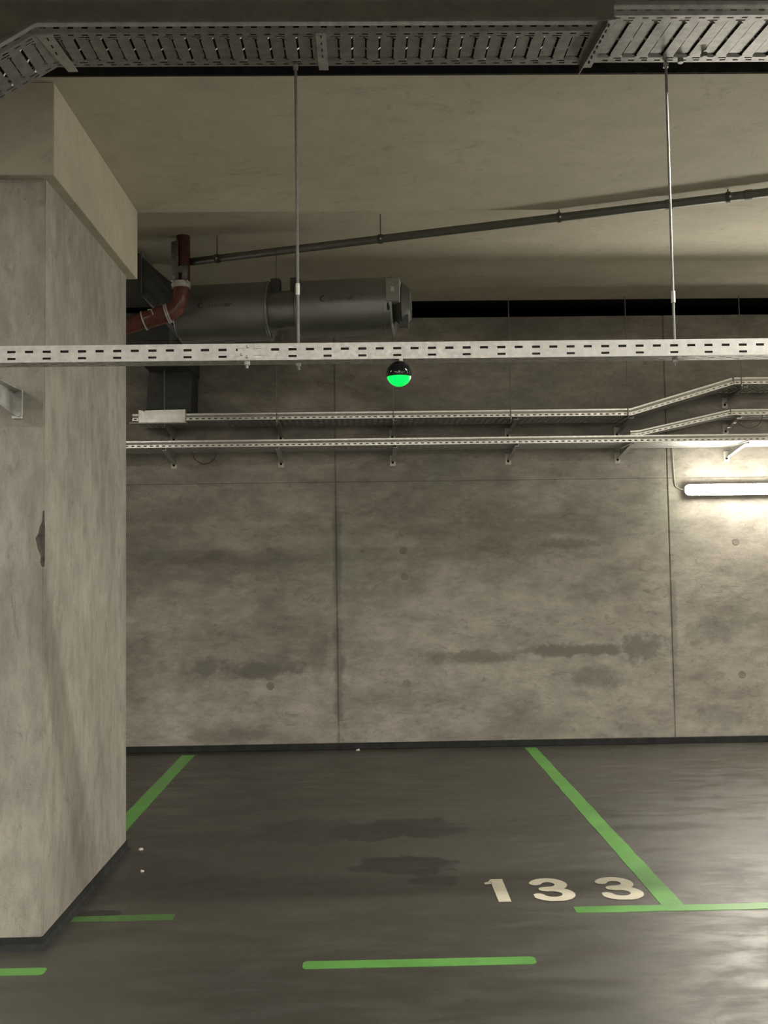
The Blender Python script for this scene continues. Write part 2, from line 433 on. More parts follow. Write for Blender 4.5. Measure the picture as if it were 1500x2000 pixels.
# ------------------------------------------------------------------ slim cable tray across the picture
def slim_tray():
    r = empty('slim_cable_tray', (0, 3.59, 2.3105))
    tag(r, 'slim galvanised cable tray with slotted side hung across the pillar front', 'cable tray')
    inv = Matrix.Translation(r.location).inverted()
    x0, L = -2.6, 5.2
    per = 0.1285
    # near rail: two rows of slots
    offs = [0.012, 0.042, 0.0762, 0.1062]
    def rail(y, z0, h, top):
        ub = breaks(L, per, offs)
        vb = [0, 0.009, 0.017, 0.034, 0.043, h]
        def hole(a, b):
            q = a % per
            s1 = 0.012 < q < 0.042; s2 = 0.0762 < q < 0.1062
            if 0.034 < b < 0.043: return s1 or s2
            if 0.009 < b < 0.017: return s1
            return False
        o = slotted('side_rail', M['galv_bright'], r, ub, vb, hole, lambda a, b: (x0 + a, y, z0 + b)); o.matrix_parent_inverse = inv
        return o
    a = rail(3.55, 2.3115, 0.061, 1)
    b = rail(3.632, 2.3115, 0.061, 1)
    for y, s, pr in ((3.55, 1, a), (3.632, -1, b)):
        lip = obj('lip', box(x0, x0 + L, min(y, y + s * 0.012), max(y, y + s * 0.012), 2.3715, 2.373), M['galv_bright'], r); lip.parent = pr
    ub = breaks(L, 0.07, [0.008, 0.03, 0.043, 0.065]); vb = [0, 0.016, 0.024, 0.037, 0.045, 0.058, 0.066, 0.082]
    def hole(a, b):
        q = a % 0.07
        if 0.016 < b < 0.024 or 0.058 < b < 0.066: return 0.008 < q < 0.03
        if 0.037 < b < 0.045: return 0.043 < q < 0.065
        return False
    o = slotted('base_plate', M['galv'], r, ub, vb, hole, lambda a, b: (x0 + a, 3.55 + b, 2.3115)); o.matrix_parent_inverse = inv
    jp = obj('joint_plate', box(-0.462, -0.36, 3.552, 3.556, 2.316, 2.366), M['galv'], r); jp.matrix_parent_inverse = inv
    for x, z in ((-0.447, 2.332), (-0.425, 2.36), (-0.427, 2.323)):
        bo = obj('bolt', tube([(x, 3.556, z), (x, 3.541, z)], [0.0065, 0.005], 8), M['galv_bright'], r, True); bo.matrix_parent_inverse = inv
    bo = obj('bolt', tube([(-0.43, 3.57, 2.312), (-0.43, 3.57, 2.297), (-0.43, 3.57, 2.296), (-0.43, 3.57, 2.285)], [0.011, 0.011, 0.005, 0.005], 8), M['galv_bright'], r); bo.matrix_parent_inverse = inv
slim_tray()

for k, (y, z) in enumerate(((3.572, 2.328), (3.571, 2.356), (3.602, 2.33))):  # unseen cables added so the rail slots read dark
    o = obj('power_cable', tube([(-2.55, y, z), (-1.0, y + 0.002, z), (0.4, y - 0.001, z), (2.55, y, z)], 0.0145, 10), M['cable_black'], None, True)
    tag(o, ['black cable lying in the slim tray, lower front one', 'black cable lying in the slim tray, upper one', 'black cable lying in the slim tray, at the back'][k], 'cable')

def hanger_rod(x, zc, label):
    r = empty('hanger_rod', (x, 3.6, 2.28)); tag(r, label, 'rod', 'rods hanging the slim tray')
    inv = Matrix.Translation(r.location).inverted()
    def ch(name, bm, mat): o = obj(name, bm, mat, r); o.matrix_parent_inverse = inv
    ch('rod', tube([(x, 3.6, 2.282), (x, 3.6, 3.47)], 0.0055, 8), M['rod'])
    ch('coupling_nut', tube([(x, 3.6, zc - 0.022), (x, 3.6, zc + 0.022)], 0.0085, 6), M['galv_bright'])
    ch('nut', tube([(x, 3.6, 2.298), (x, 3.6, 2.3105)], 0.0105, 6), M['galv_bright'])
    ch('upper_nut', tube([(x, 3.6, 3.435), (x, 3.6, 3.453)], 0.0105, 6), M['galv'])
hanger_rod(-0.242, 2.588, 'thin hanging rod left of the green signal ball')
hanger_rod(1.172, 2.546, 'thin hanging rod on the right, above the painted 133')

# ------------------------------------------------------------------ wide perforated tray under the aisle ceiling
def wide_tray():
    r = empty('wide_cable_tray', (0, 3.5, 3.455))
    tag(r, 'wide perforated galvanised cable tray along the top of the picture', 'cable tray')
    inv = Matrix.Translation(r.location).inverted()
    Z = 3.455
    def section(name, L, y0, y1, xf, shear=0.0, hgt=0.05):
        """xf maps (along, across) to the tray floor; along starts at the section's left end"""
        w = y1 - y0; per = 0.1
        ub = breaks(L, per, [0.0, 0.006, 0.010, 0.0165, 0.0235, 0.028, 0.044, 0.05, 0.056, 0.06, 0.0665, 0.0735, 0.078, 0.094])
        e = 0.012
        vb = sorted({0, e, e + 0.008, 0.028, 0.036, 0.046, 0.054, w * 0.44, w * 0.48, w * 0.52, w * 0.56, w - 0.054, w - 0.046, w - 0.036, w - 0.028, w - e - 0.008, w - e, w})
        def hole(a, b):
            q = a % per
            if e < b < e + 0.008 or w - e - 0.008 < b < w - e: return 0.006 < q < 0.028 or 0.056 < q < 0.078   # outer row of short slots
            if 0.028 < b < 0.036: return 0.044 < q < 0.078
            if w - 0.036 < b < w - 0.028: return q < 0.0235 or q > 0.094
            if 0.046 < b < w - 0.046:
                if w * 0.48 < b < w * 0.52: return False
                if 0.0165 < q < 0.0235: return True                     # plain narrow slot
                if 0.0665 < q < 0.0735: return True                     # narrow slot with keyhole ends
                if (b < 0.054 or b > w - 0.054) and 0.06 < q < 0.078: return True
            return False
        def place(a, b):
            q = round(a % per, 5)
            up = 0.006 if (0.0234 < q < 0.0666 and 0.045 < b < w - 0.045) else 0.0
            x, y, z = xf(a + shear * (w - b), b)
            return (x, y, z + up)
        o = slotted(name, M['tray_dull'], r, ub, vb, hole, place); o.matrix_parent_inverse = inv
        for b0, sgn in ((0.0, -1), (w, 1)):
            ru = breaks(L, per, [0.01, 0.032, 0.06, 0.082]); rv = [0, 0.014, 0.021, 0.034, 0.038, hgt]
            def rplace(a, v, b0=b0, sgn=sgn):
                x, y, z = xf(a + shear * (w - b0), b0)
                bead = 0.003 * sgn if abs(v - 0.034) < 1e-6 or abs(v - 0.038) < 1e-6 else 0
                return (x, y + bead, z + v)
            s = slotted('side_rail', M['tray_dull'], o, ru, rv, lambda a, v: (0.014 < v < 0.021) and ((0.01 < a % per < 0.032) or (0.06 < a % per < 0.082)), rplace)
            ends = [xf(shear * (w - b0), b0), xf(L + shear * (w - b0), b0)]
            bm = bmesh.new()
            vs_ = [bm.verts.new((p[0], p[1] + dy, p[2] + dz)) for p in ends for dy, dz in ((0, hgt), (-sgn * 0.014, hgt), (-sgn * 0.014, hgt - 0.002), (0, hgt - 0.002))]
            for k in range(4): bm.faces.new((vs_[k], vs_[(k + 1) % 4], vs_[4 + (k + 1) % 4], vs_[4 + k]))
            bm.faces.new(vs_[:4][::-1]); bm.faces.new(vs_[4:])
            obj('lip', bm, M['tray_dull'], o)
        return o
    xm0, xm1 = -1.145, 0.862
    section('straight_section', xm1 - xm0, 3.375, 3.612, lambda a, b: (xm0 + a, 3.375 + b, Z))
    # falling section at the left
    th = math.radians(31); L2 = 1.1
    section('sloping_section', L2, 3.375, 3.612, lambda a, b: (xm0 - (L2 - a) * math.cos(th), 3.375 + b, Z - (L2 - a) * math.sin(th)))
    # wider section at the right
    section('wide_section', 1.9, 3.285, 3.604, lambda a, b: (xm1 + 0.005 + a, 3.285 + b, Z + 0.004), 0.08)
    # clamps and connectors across the base
    def strip(name, poly, zt, mat=M['galv'], thick=0.004):
        bm = prism(poly, 'Z', zt - thick, zt); o = obj(name, bm, mat, r); o.matrix_parent_inverse = inv; return o
    s = strip('cross_clamp', [(-0.155, 3.384), (-0.118, 3.384), (-0.118, 3.636), (-0.155, 3.636)], Z - 0.001)
    for k in range(4):
        bm = box(-0.1385, -0.1345, 3.392 + k * 0.045, 3.408 + k * 0.045, Z - 0.0065, Z - 0.0045)
        obj('slot', bm, M['joint'], s)
    s = strip('knee_connector', [(-1.150, 3.382), (-1.092, 3.382), (-1.075, 3.64), (-1.112, 3.64)], Z - 0.001)
    for k in range(3):
        o = obj('slot', box(-1.117, -1.112, 3.40 + k * 0.048, 3.418 + k * 0.048, Z - 0.0065, Z - 0.0045), M['joint'], s)
    s = strip('reducer_plate', [(0.845, 3.31), (0.905, 3.30), (0.892, 3.63), (0.845, 3.63)], Z + 0.001, M['tray_dull'])
    bm = bmesh.new(); vs_ = [bm.verts.new(p) for p in ((0.872, 3.295, Z - 0.003), (0.846, 3.628, Z - 0.003), (0.842, 3.628, Z - 0.03), (0.868, 3.295, Z - 0.03), (0.876, 3.295, Z - 0.003), (0.85, 3.628, Z - 0.003), (0.846, 3.628, Z - 0.03), (0.872, 3.295, Z - 0.03))]
    for f in ((0, 1, 2, 3), (4, 7, 6, 5), (0, 4, 5, 1), (3, 2, 6, 7), (0, 3, 7, 4), (1, 5, 6, 2)): bm.faces.new([vs_[i] for i in f])
    o = obj('flange', bm, M['tray_dull'], s)
    for k in range(8):
        q = k / 8
        o = obj('slot', box(0.884 - 0.014 * q, 0.890 - 0.014 * q, 3.33 + k * 0.036, 3.345 + k * 0.036, Z - 0.0052, Z - 0.0035), M['joint'], s)
    for x, y in ((1.172, 3.6), (1.25, 3.56)):
        o = obj('bolt', tube([(x + 0.05, y - 0.02, Z - 0.012), (x + 0.05, y - 0.02, Z + 0.004)], 0.011, 8), M['tray_dull'], r); o.matrix_parent_inverse = inv
    for x in (1.95, 2.6):
        for y in (3.43, 3.56):
            o = obj('suspension', tube([(x, y, Z), (x, y, CEI)], 0.005, 8), M['rod'], r); o.matrix_parent_inverse = inv
wide_tray()
for k in range(6):  # added cables block lamp light behind the perforated floor
    y = 3.40 + 0.036 * k
    o = obj('power_cable', tube([(-1.12, y, 3.4765), (0.0, y + 0.004, 3.4765), (0.8, y - 0.002, 3.481), (2.7, y + 0.004, 3.481)], 0.0135, 10), M['cable_black'], None, True)
    tag(o, f"black cable lying in the wide tray, {['first', 'second', 'third', 'fourth', 'fifth', 'sixth'][k]} from the aisle side", 'cable', 'cables in the wide tray')

# ------------------------------------------------------------------ green bay signal
def signal(x, y, z, R=0.047):
    r = empty('signal_ball', (x, y, z)); tag(r, 'round bay signal with black top and glowing green lower half', 'signal lamp')
    def lathe(prof, n=32):
        bm = bmesh.new(); rings = []
        for rr, zz in prof:
            rings.append([bm.verts.new((0, 0, zz))] if rr < 1e-6 else [bm.verts.new((rr * math.cos(k * 2 * math.pi / n), rr * math.sin(k * 2 * math.pi / n), zz)) for k in range(n)])
        for a, b in zip(rings, rings[1:]):
            for k in range(n):
                if len(a) == 1: bm.faces.new((a[0], b[k], b[(k + 1) % n]))
                elif len(b) == 1: bm.faces.new((a[k], a[(k + 1) % n], b[0]))
                else: bm.faces.new((a[k], a[(k + 1) % n], b[(k + 1) % n], b[k]))
        return bm
    zc = -0.011; ac = math.asin(zc / R)
    up = [(R * math.cos(a), R * math.sin(a)) for a in [ac + (math.pi / 2 - ac) * k / 12 for k in range(13)]]
    lo = [(R * math.cos(a), R * math.sin(a)) for a in [-math.pi / 2 + (ac - 0.02 + math.pi / 2) * k / 10 for k in range(11)]]
    obj('cover', lathe(up), M['black_gloss'], r, True)
    obj('led_lens', lathe(lo), M['led'], r, True)
    rim = lathe([(R * 0.98, zc - 0.001), (R * 1.012, zc - 0.001), (R * 1.012, zc + 0.0025), (R * 0.98, zc + 0.0025)]); obj('rim', rim, M['black_gloss'], r, True)
    obj('stem', tube([(0, 0, R - 0.002), (0, 0, 0.0505)], 0.006, 10), M['galv_bright'], r)
    obj('clip', box(0.0, 0.014, -0.035, -0.02, 0.042, 0.0505, 0.001), M['white_plate'], r)
signal(0.132, 3.585, 2.2607)

# ------------------------------------------------------------------ trays on the back wall
def wall_tray(name, label, path, y0, y1, hgt=0.056, mat=None):
    """path: (x, z) of the tray floor; one section between each two points"""
    r = empty(name, (path[0][0], y0, path[0][1])); tag(r, label, 'cable tray', 'cable trays along the back wall')
    inv = Matrix.Translation(r.location).inverted()
    w = y1 - y0; per = 0.05
    for (xa, za), (xb, zb) in zip(path, path[1:]):
        L = math.hypot(xb - xa, zb - za); c, s = (xb - xa) / L, (zb - za) / L
        g = 0.004
        ub = breaks(L - g, per, [0.008, 0.034, 0.042]); vb = sorted({0, 0.03, 0.044, 0.09, 0.104, 0.16, 0.174, 0.23, 0.244, 0.30, 0.314, 0.37, 0.384, w})
        vb = [v for v in vb if v <= w]
        rows = ((0.03, 0.044), (0.09, 0.104), (0.16, 0.174), (0.23, 0.244), (0.30, 0.314), (0.37, 0.384))
        def hole(a, b): return 0.008 < a % per < 0.034 and any(p < b < q for p, q in rows)
        o = slotted('tray_section', M['galv'], r, ub, vb, hole, lambda a, b: (xa + a * c, y0 + b, za + a * s)); o.matrix_parent_inverse = inv
        for y, sg in ((y0, 1), (y1, -1)):
            ru = breaks(L - g, per, [0.01, 0.035]); rv = [0, 0.008, 0.018, 0.024, 0.0255, hgt - 0.012, hgt]
            sr = slotted('side_rail', mat or M['rail_white'], o, ru, rv, lambda a, v: 0.01 < a % per < 0.035 and 0.008 < v < 0.018,
                         lambda a, v, y=y, sg=sg: (xa + a * c - v * s, y + (0.011 * sg if abs(v - 0.0255) < 1e-4 else 0), za + a * s + v * c))
            bm = bmesh.new()
            vs_ = [bm.verts.new((xa + a * c - v * s, yy, za + a * s + v * c)) for a in (0, L - g) for v, yy in ((hgt, y), (hgt, y + sg * 0.014), (hgt - 0.002, y + sg * 0.014), (hgt - 0.002, y))]
            for k in range(4): bm.faces.new((vs_[k], vs_[(k + 1) % 4], vs_[4 + (k + 1) % 4], vs_[4 + k]))
            bm.faces.new(vs_[:4][::-1]); bm.faces.new(vs_[4:])
            obj('lip', bm, mat or M['rail_white'], o)
    return r
YT = WY - 0.46
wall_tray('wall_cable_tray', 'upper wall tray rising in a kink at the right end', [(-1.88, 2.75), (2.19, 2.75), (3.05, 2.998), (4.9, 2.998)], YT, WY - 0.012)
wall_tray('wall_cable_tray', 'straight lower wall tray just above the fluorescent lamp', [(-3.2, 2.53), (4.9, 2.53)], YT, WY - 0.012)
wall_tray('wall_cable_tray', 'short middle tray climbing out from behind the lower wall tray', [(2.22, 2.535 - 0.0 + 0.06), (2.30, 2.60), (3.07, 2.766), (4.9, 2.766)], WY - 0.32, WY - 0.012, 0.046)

def bracket(x, zt, label, reach=0.45, mat=None):
    """wall bracket: foot plate, tapering arm whose top carries the tray at zt"""
    r = empty('wall_bracket', (x, WY, zt)); tag(r, label, 'bracket', 'brackets under the wall trays')
    mat = mat or M['white_plate']
    bm = bmesh.new()
    add_box(bm, -0.028, 0.022, -0.006, -0.0005, -0.125, -0.032, 0.001)
    obj('foot_plate', bm, mat, r)
    obj('bolt', tube([(-0.004, -0.006, -0.095), (-0.004, -0.0075, -0.095)], 0.011, 10), M['joint'], r)
    bm = bmesh.new()
    add_prism(bm, [(-0.006, -0.085), (-0.006, -0.004), (-reach, -0.004), (-reach, -0.018)], 'X', 0.018, 0.021)
    obj('arm', bm, M['galv'], r)
    bm = bmesh.new(); add_prism(bm, [(-0.006, -0.088), (-0.006, -0.085), (-reach, -0.018), (-reach, -0.021)], 'X', -0.012, 0.021)
    obj('arm_flange', bm, M['galv'], r)
    return r
ords = ['first', 'second', 'third', 'fourth', 'fifth']
for k, (x, za) in enumerate(zip((-1.632, -0.715, 0.245, 1.241, 2.19), (2.749,) * 5)):
    bracket(x, 2.7485, f'{ords[k]} bracket from the pillar under the upper wall tray')
    bracket(x, 2.5285, f'{ords[k]} bracket from the pillar under the lower wall tray')
bracket(3.14, 2.996, 'bracket under the raised right end of the upper wall tray')
bracket(3.14, 2.7645, 'bracket under the raised middle tray at the right', 0.3)
bracket(3.14, 2.5285, 'bracket right above the fluorescent lamp')

for k, (x, zb) in enumerate(((-1.62, 2.70), (-0.711, 2.70), (0.238, 2.70), (1.199, 2.70), (2.162, 2.72), (3.107, 2.95))):
    lab = ['thin rod in front of the bright galvanised box', 'thin rod holding the upper wall tray, second from the pillar', 'thin rod holding the upper wall tray below the fan end',
           'thin rod holding the upper wall tray, fourth from the pillar', 'thin rod at the kink of the upper wall tray', 'thin rod at the raised right end of the upper wall tray'][k]
    r = empty('tray_rod', (x, YT - 0.008, zb)); tag(r, lab, 'rod', 'rods holding the upper wall tray')
    obj('rod', tube([(0, 0, 0), (0, 0, (3.16 if k == 0 else CEI) - zb)], 0.004, 6), M['rod'], r)
    obj('nut', tube([(0, 0, 0.03), (0, 0, 0.042)], 0.008, 6), M['galv_bright'], r)

# cable loops
def cable(label, pts, mat, rad=0.004):
    cu = []
    P = [Vector(p) for p in pts]
    for i in range(len(P) - 1):
        p0, p1, p2, p3 = P[max(i - 1, 0)], P[i], P[i + 1], P[min(i + 2, len(P) - 1)]
        for s in range(6):
            t = s / 6
            cu.append(0.5 * ((2 * p1) + (-p0 + p2) * t + (2 * p0 - 5 * p1 + 4 * p2 - p3) * t * t + (-p0 + 3 * p1 - 3 * p2 + p3) * t ** 3))
    cu.append(P[-1])
    o = obj('cable', tube(cu, rad, 6), mat, None, True); tag(o, label, 'cable'); return o
cable('thin brown cable loop sagging under the lower wall tray', [(-1.47, WY - 0.03, 2.535), (-1.45, WY - 0.03, 2.48), (-1.37, WY - 0.03, 2.44), (-1.29, WY - 0.03, 2.475), (-1.27, WY - 0.03, 2.535)], M['dark_cable'], 0.0035)
cable('thin brown cable loop sagging under the raised right tray', [(3.11, WY - 0.3, 2.77), (3.13, WY - 0.3, 2.70), (3.22, WY - 0.3, 2.655), (3.31, WY - 0.3, 2.69), (3.345, WY - 0.3, 2.77)], M['dark_cable'], 0.0035)
cable('pale lamp cable running down the wall joint to the tube', [(2.662, WY - 0.008, 2.56), (2.668, WY - 0.008, 2.4), (2.674, WY - 0.008, 2.25), (2.684, WY - 0.012, 2.195), (2.715, WY - 0.03, 2.172), (2.75, WY - 0.05, 2.16)], M['cable'], 0.005)

# ------------------------------------------------------------------ fluorescent lamps
def lamp(x0, x1, y, z, facing, label, mat):
    """damp-proof tube lamp; facing: unit (y, z) direction of the lit side"""
    r = empty('tube_lamp', (x0, y, z)); tag(r, label, 'lamp', 'fluorescent tube lamps')
    fy, fz = facing; L = x1 - x0; n = 20
    def ring(bm, x, R, a0, a1, m, k=1.0):
        return [bm.verts.new((x, R * (math.cos(a) * fy - math.sin(a) * fz), R * (math.cos(a) * fz + math.sin(a) * fy))) for a in [a0 + (a1 - a0) * q / m for q in range(m + 1)]]
    def shell(R, a0, a1, m):
        bm = bmesh.new()
        xs = [(0.004, 0.35), (0.012, 0.72), (0.03, 0.95), (0.055, 1.0), (L - 0.055, 1.0), (L - 0.03, 0.95), (L - 0.012, 0.72), (L - 0.004, 0.35)]
        rs = [ring(bm, x, R * k, a0, a1, m) for x, k in xs]
        for a, b in zip(rs, rs[1:]):
            for q in range(m): bm.faces.new((a[q], a[q + 1], b[q + 1], b[q]))
        bm.faces.new(rs[0]); bm.faces.new(rs[-1][::-1])
        for a, b in zip(rs, rs[1:]): bm.faces.new((a[0], b[0], b[-1], a[-1]))
        return bm
    obj('diffuser', shell(0.047, -1.48, 1.48, 14), mat, r, True)
    obj('housing', shell(0.0478, 1.49, 2 * math.pi - 1.49, 10), M['lampwhite'], r, True)
    for x in (0.25, L - 0.25):
        bm = bmesh.new(); c = Vector((x, -fy * 0.045, -fz * 0.045)); e = Vector((x, -fy * 0.08, -fz * 0.08))
        add_tube(bm, [c, e], 0.018, 8); obj('mount', bm, M['lampwhite'], r)
    return r
lamp(2.735, 4.3, WY - 0.08, 2.158, (-1, 0), 'lit white fluorescent tube lamp on the back wall', M['tube'])
def tube_light(r, watts, wall=False):
    ld = bpy.data.lights.new('tube_light', 'AREA'); ld.shape = 'RECTANGLE'; ld.size = 1.5; ld.size_y = 0.07
    ld.energy = watts; ld.color = (1.0, 0.945, 0.83)
    lo = bpy.data.objects.new('tube_light', ld); COL.objects.link(lo); lo.parent = r
    lo.location = (0.8, -0.055, 0) if wall else (0.8, 0, -0.055)
    if wall: lo.rotation_euler = (math.radians(-90), 0, 0)
for x, lab in ((4.5, 'lit wall tube lamp just out of view right of the visible one'), (6.2, 'lit wall tube lamp out of view in the next bay to the right'), (-7.2, 'lit wall tube lamp out of view far behind the pillar')):  # the two right-hand tubes are added to brighten soffit and pillar side
    tube_light(lamp(x, x + 1.6, WY - 0.08, 2.158, (-1, 0), lab, M['tube_aisle']), 90.0, True)
for yy, xs in ((2.93, (-4.9, 1.9, 6.5)), (-1.0, (-4.5, -0.5, 4.0)), (-5.0, (-4.5, -0.5, 4.0)), (-9.0, (-4.5, 0.0, 4.5)), (-13.0, (-4.5, 0.0, 4.5))):
    for x in xs:
        row = {2.93: 'just above the wide tray', -1.0: 'just behind the camera', -5.0: 'second row behind the camera', -9.0: 'third row behind the camera', -13.0: 'last row behind the camera'}[yy]
        side = ['left', 'middle', 'right'][xs.index(x)]
        tube_light(lamp(x, x + 1.6, yy, CEI - 0.08, (0, -1), f'aisle ceiling tube lamp out of view, {row}, {side}', M['tube_aisle']), ROW_POWER[yy] * (0.6 if (yy > 0 and side == 'left') else 1.0))

# ------------------------------------------------------------------ fan, silencers and ducts
def fan_run():
    A = Vector((-1.258, 6.70, 3.305)); B = Vector((0.215, 6.50, 3.305))
    ax = (B - A).normalized(); side = Vector((-ax.y, ax.x, 0)) * -1   # side: towards the viewer
    Lt = (B - A).length
    r = empty('duct_fan', A); tag(r, 'long round galvanised duct fan with two silencers under the ceiling', 'duct fan')
    inv = Matrix.Translation(A).inverted()
    def P(s, rad, ang):   # ang 0 = towards viewer, 90 = up
        return A + ax * s + side * (rad * math.cos(ang)) + Vector((0, 0, rad * math.sin(ang)))
    def lathe(name, prof, mat, n=40, smooth=True, parent=None):
        bm = bmesh.new(); rs = []
        for s, rad in prof:
            rs.append([bm.verts.new(P(s, 0, 0))] if rad < 1e-6 else [bm.verts.new(P(s, rad, k * 2 * math.pi / n)) for k in range(n)])
        for a, b in zip(rs, rs[1:]):
            for k in range(n):
                if len(a) == 1: bm.faces.new((a[0], b[k], b[(k + 1) % n]))
                elif len(b) == 1: bm.faces.new((a[k], a[(k + 1) % n], b[0]))
                else: bm.faces.new((a[k], a[(k + 1) % n], b[(k + 1) % n], b[k]))
        o = obj(name, bm, mat, parent or r); o.matrix_parent_inverse = inv
        for p in o.data.polygons: p.use_smooth = True
        o.data.polygons.foreach_get
        e = o.modifiers.new('edges', 'EDGE_SPLIT'); e.split_angle = math.radians(35)
        return o
    s1, s2, s3 = 0.645, 0.83, Lt
    lathe('silencer', [(0, 0), (0.0, 0.195), (0.005, 0.2), (s1 - 0.006, 0.2), (s1, 0.195), (s1, 0.1)], M['galv_dark'])
    lathe('fan_casing', [(s1 - 0.002, 0.134), (s2 + 0.002, 0.134)], M['galv_dark'])
    lathe('silencer', [(s2, 0.1), (s2, 0.187), (s2 + 0.005, 0.192), (s3 - 0.006, 0.192), (s3, 0.187), (s3, 0)], M['galv_dark'])
    for s, R in ((0.012, 0.204), (s1 - 0.02, 0.205), (s2 + 0.012, 0.196), (s3 - 0.06, 0.1955), (s3 - 0.014, 0.196)):
        lathe('seam_ring', [(s - 0.006, R - 0.006), (s - 0.004, R), (s + 0.004, R), (s + 0.006, R - 0.006)], M['galv_dark'], smooth=False)
    # end plate with bracket box, dark grille rim
    def bx(name, s0, s1_, a0, a1, z0, z1, mat, parent=None, bev=0.002):
        bm = bmesh.new(); add_box(bm, s0, s1_, a0, a1, z0, z1, bev)
        R = Matrix((ax, side, Vector((0, 0, 1)))).transposed().to_4x4(); R.translation = A
        bm.transform(R)
        o = obj(name, bm, mat, parent or r)
        if parent is None: o.matrix_parent_inverse = inv
        return o
    mb = bx('motor_box', s3 - 0.035, s3 + 0.055, 0.08, 0.2, -0.02, 0.135, M['box_grey'])
    bx('sticker', s3 - 0.002, s3 + 0.02, 0.1995, 0.2015, 0.045, 0.075, M['sticker'], mb, 0)
    bx('clasp', s3 - 0.03, s3 - 0.015, 0.09, 0.12, 0.125, 0.16, M['black_paint'])
    bx('clasp', s3 - 0.03, s3 - 0.012, 0.13, 0.19, -0.075, -0.022, M['black_paint'])
    g = lathe('outlet_collar', [(s3 + 0.0, 0.1), (s3 + 0.055, 0.152), (s3 + 0.062, 0.155), (s3 + 0.112, 0.1), (s3 + 0.114, 0.0)], M['duct_grey'], 12)
    bx('support_foot', s3 + 0.04, s3 + 0.1, 0.03, 0.08, -0.165, -0.02, M['duct_grey'])
    for s in (s1 + 0.03, s2 - 0.02):
        bx('hanger_clamp', s - 0.03, s + 0.03, -0.02, 0.05, 0.12, 0.215, M['duct_grey'])
        bm = tube([P(s, 0.2, math.pi / 2), P(s, CEI - 3.305, math.pi / 2)], 0.005, 6); o = obj('hanger', bm, M['rod'], r); o.matrix_parent_inverse = inv
    for s, ang in ((s1 + 0.04, -1.45),):
        bx('clip', s - 0.02, s + 0.03, 0.0, 0.03, -0.21, -0.175, M['duct_grey'])
    # printed logo and name on both silencers, curved round the shell
    def wrap_text(txt, size, s_start, rad, zoff, mat, parent=None):
        cu = bpy.data.curves.new('print', 'FONT'); cu.body = txt; cu.size = size; cu.resolution_u = 3
        to = bpy.data.objects.new('print', cu); COL.objects.link(to)
        dg = bpy.context.evaluated_depsgraph_get()
        me = bpy.data.meshes.new_from_object(to.evaluated_get(dg))
        wdt = max(v.co.x for v in me.vertices)
        bpy.data.objects.remove(to); bpy.data.curves.remove(cu)
        for v in me.vertices:
            a = (v.co.y + zoff) / rad
            v.co = P(s_start + v.co.x, rad + 0.0012, a)
        me.materials.clear()
        o = link('printed_name', me, mat, r); o.matrix_parent_inverse = inv
        return wdt
    def crescent(s, rad, zoff, size):
        bm = bmesh.new(); outer = []; inner = []
        for k in range(17):
            a = math.radians(40 + 280 * k / 16)
            th = 0.32 * math.sin(math.pi * k / 16) + 0.06
            outer.append((size * math.cos(a), size * math.sin(a))); inner.append((size * (1 - th) * math.cos(a), size * (1 - th) * math.sin(a)))
        vo = [bm.verts.new(P(s + x, rad + 0.0012, (zoff + y) / rad)) for x, y in outer]
        vi = [bm.verts.new(P(s + x, rad + 0.0012, (zoff + y) / rad)) for x, y in inner]
        for k in range(16): bm.faces.new((vo[k], vo[k + 1], vi[k + 1], vi[k]))
        o = obj('printed_logo', bm, M['ink_dark'], r); o.matrix_parent_inverse = inv
    for s0, rad, zo in ((0.20, 0.2, -0.006), (s2 + 0.20, 0.192, 0.004)):
        crescent(s0, rad, zo + 0.014, 0.02)
        w = wrap_text('system', 0.045, s0 + 0.035, rad, zo, M['ink_faint'])
        wrap_text('air', 0.045, s0 + 0.035 + w + 0.004, rad, zo, M['ink_dark'])
    return r
fan_run()

# rectangular duct behind the pillar that feeds the fan, and its drop to the bright collar
def sheet_duct():
    r = empty('sheet_metal_duct', (-1.6, 6.9, 3.3)); tag(r, 'dark rectangular sheet duct between the pillar and the round fan', 'duct')
    inv = Matrix.Translation(r.location).inverted()
    def ch(name, bm, mat=M['duct_grey']): o = obj(name, bm, mat, r); o.matrix_parent_inverse = inv; return o
    ch('header_box', box(-2.3, -1.52, 6.55, 6.95, 3.43, 3.70, 0.003))
    bm = bmesh.new(); n = 16
    lo = []; hi = []
    for k in range(n):
        a = k * 2 * math.pi / n; cx, sx = math.cos(a), math.sin(a); m = max(abs(cx), abs(sx))
        lo.append(bm.verts.new((-1.52, 6.75 + 0.2 * cx / m, 3.565 + 0.135 * sx / m)))
        hi.append(bm.verts.new((-1.265, 6.70 + 0.185 * cx, 3.305 + 0.185 * sx)))
    for k in range(n): bm.faces.new((lo[k], lo[(k + 1) % n], hi[(k + 1) % n], hi[k]))
    ch('transition', bm)
    bm = box(-1.50, -1.496, 6.53, 6.97, 3.42, 3.712); ch('flange', bm, M['galv_dark'])
sheet_duct()
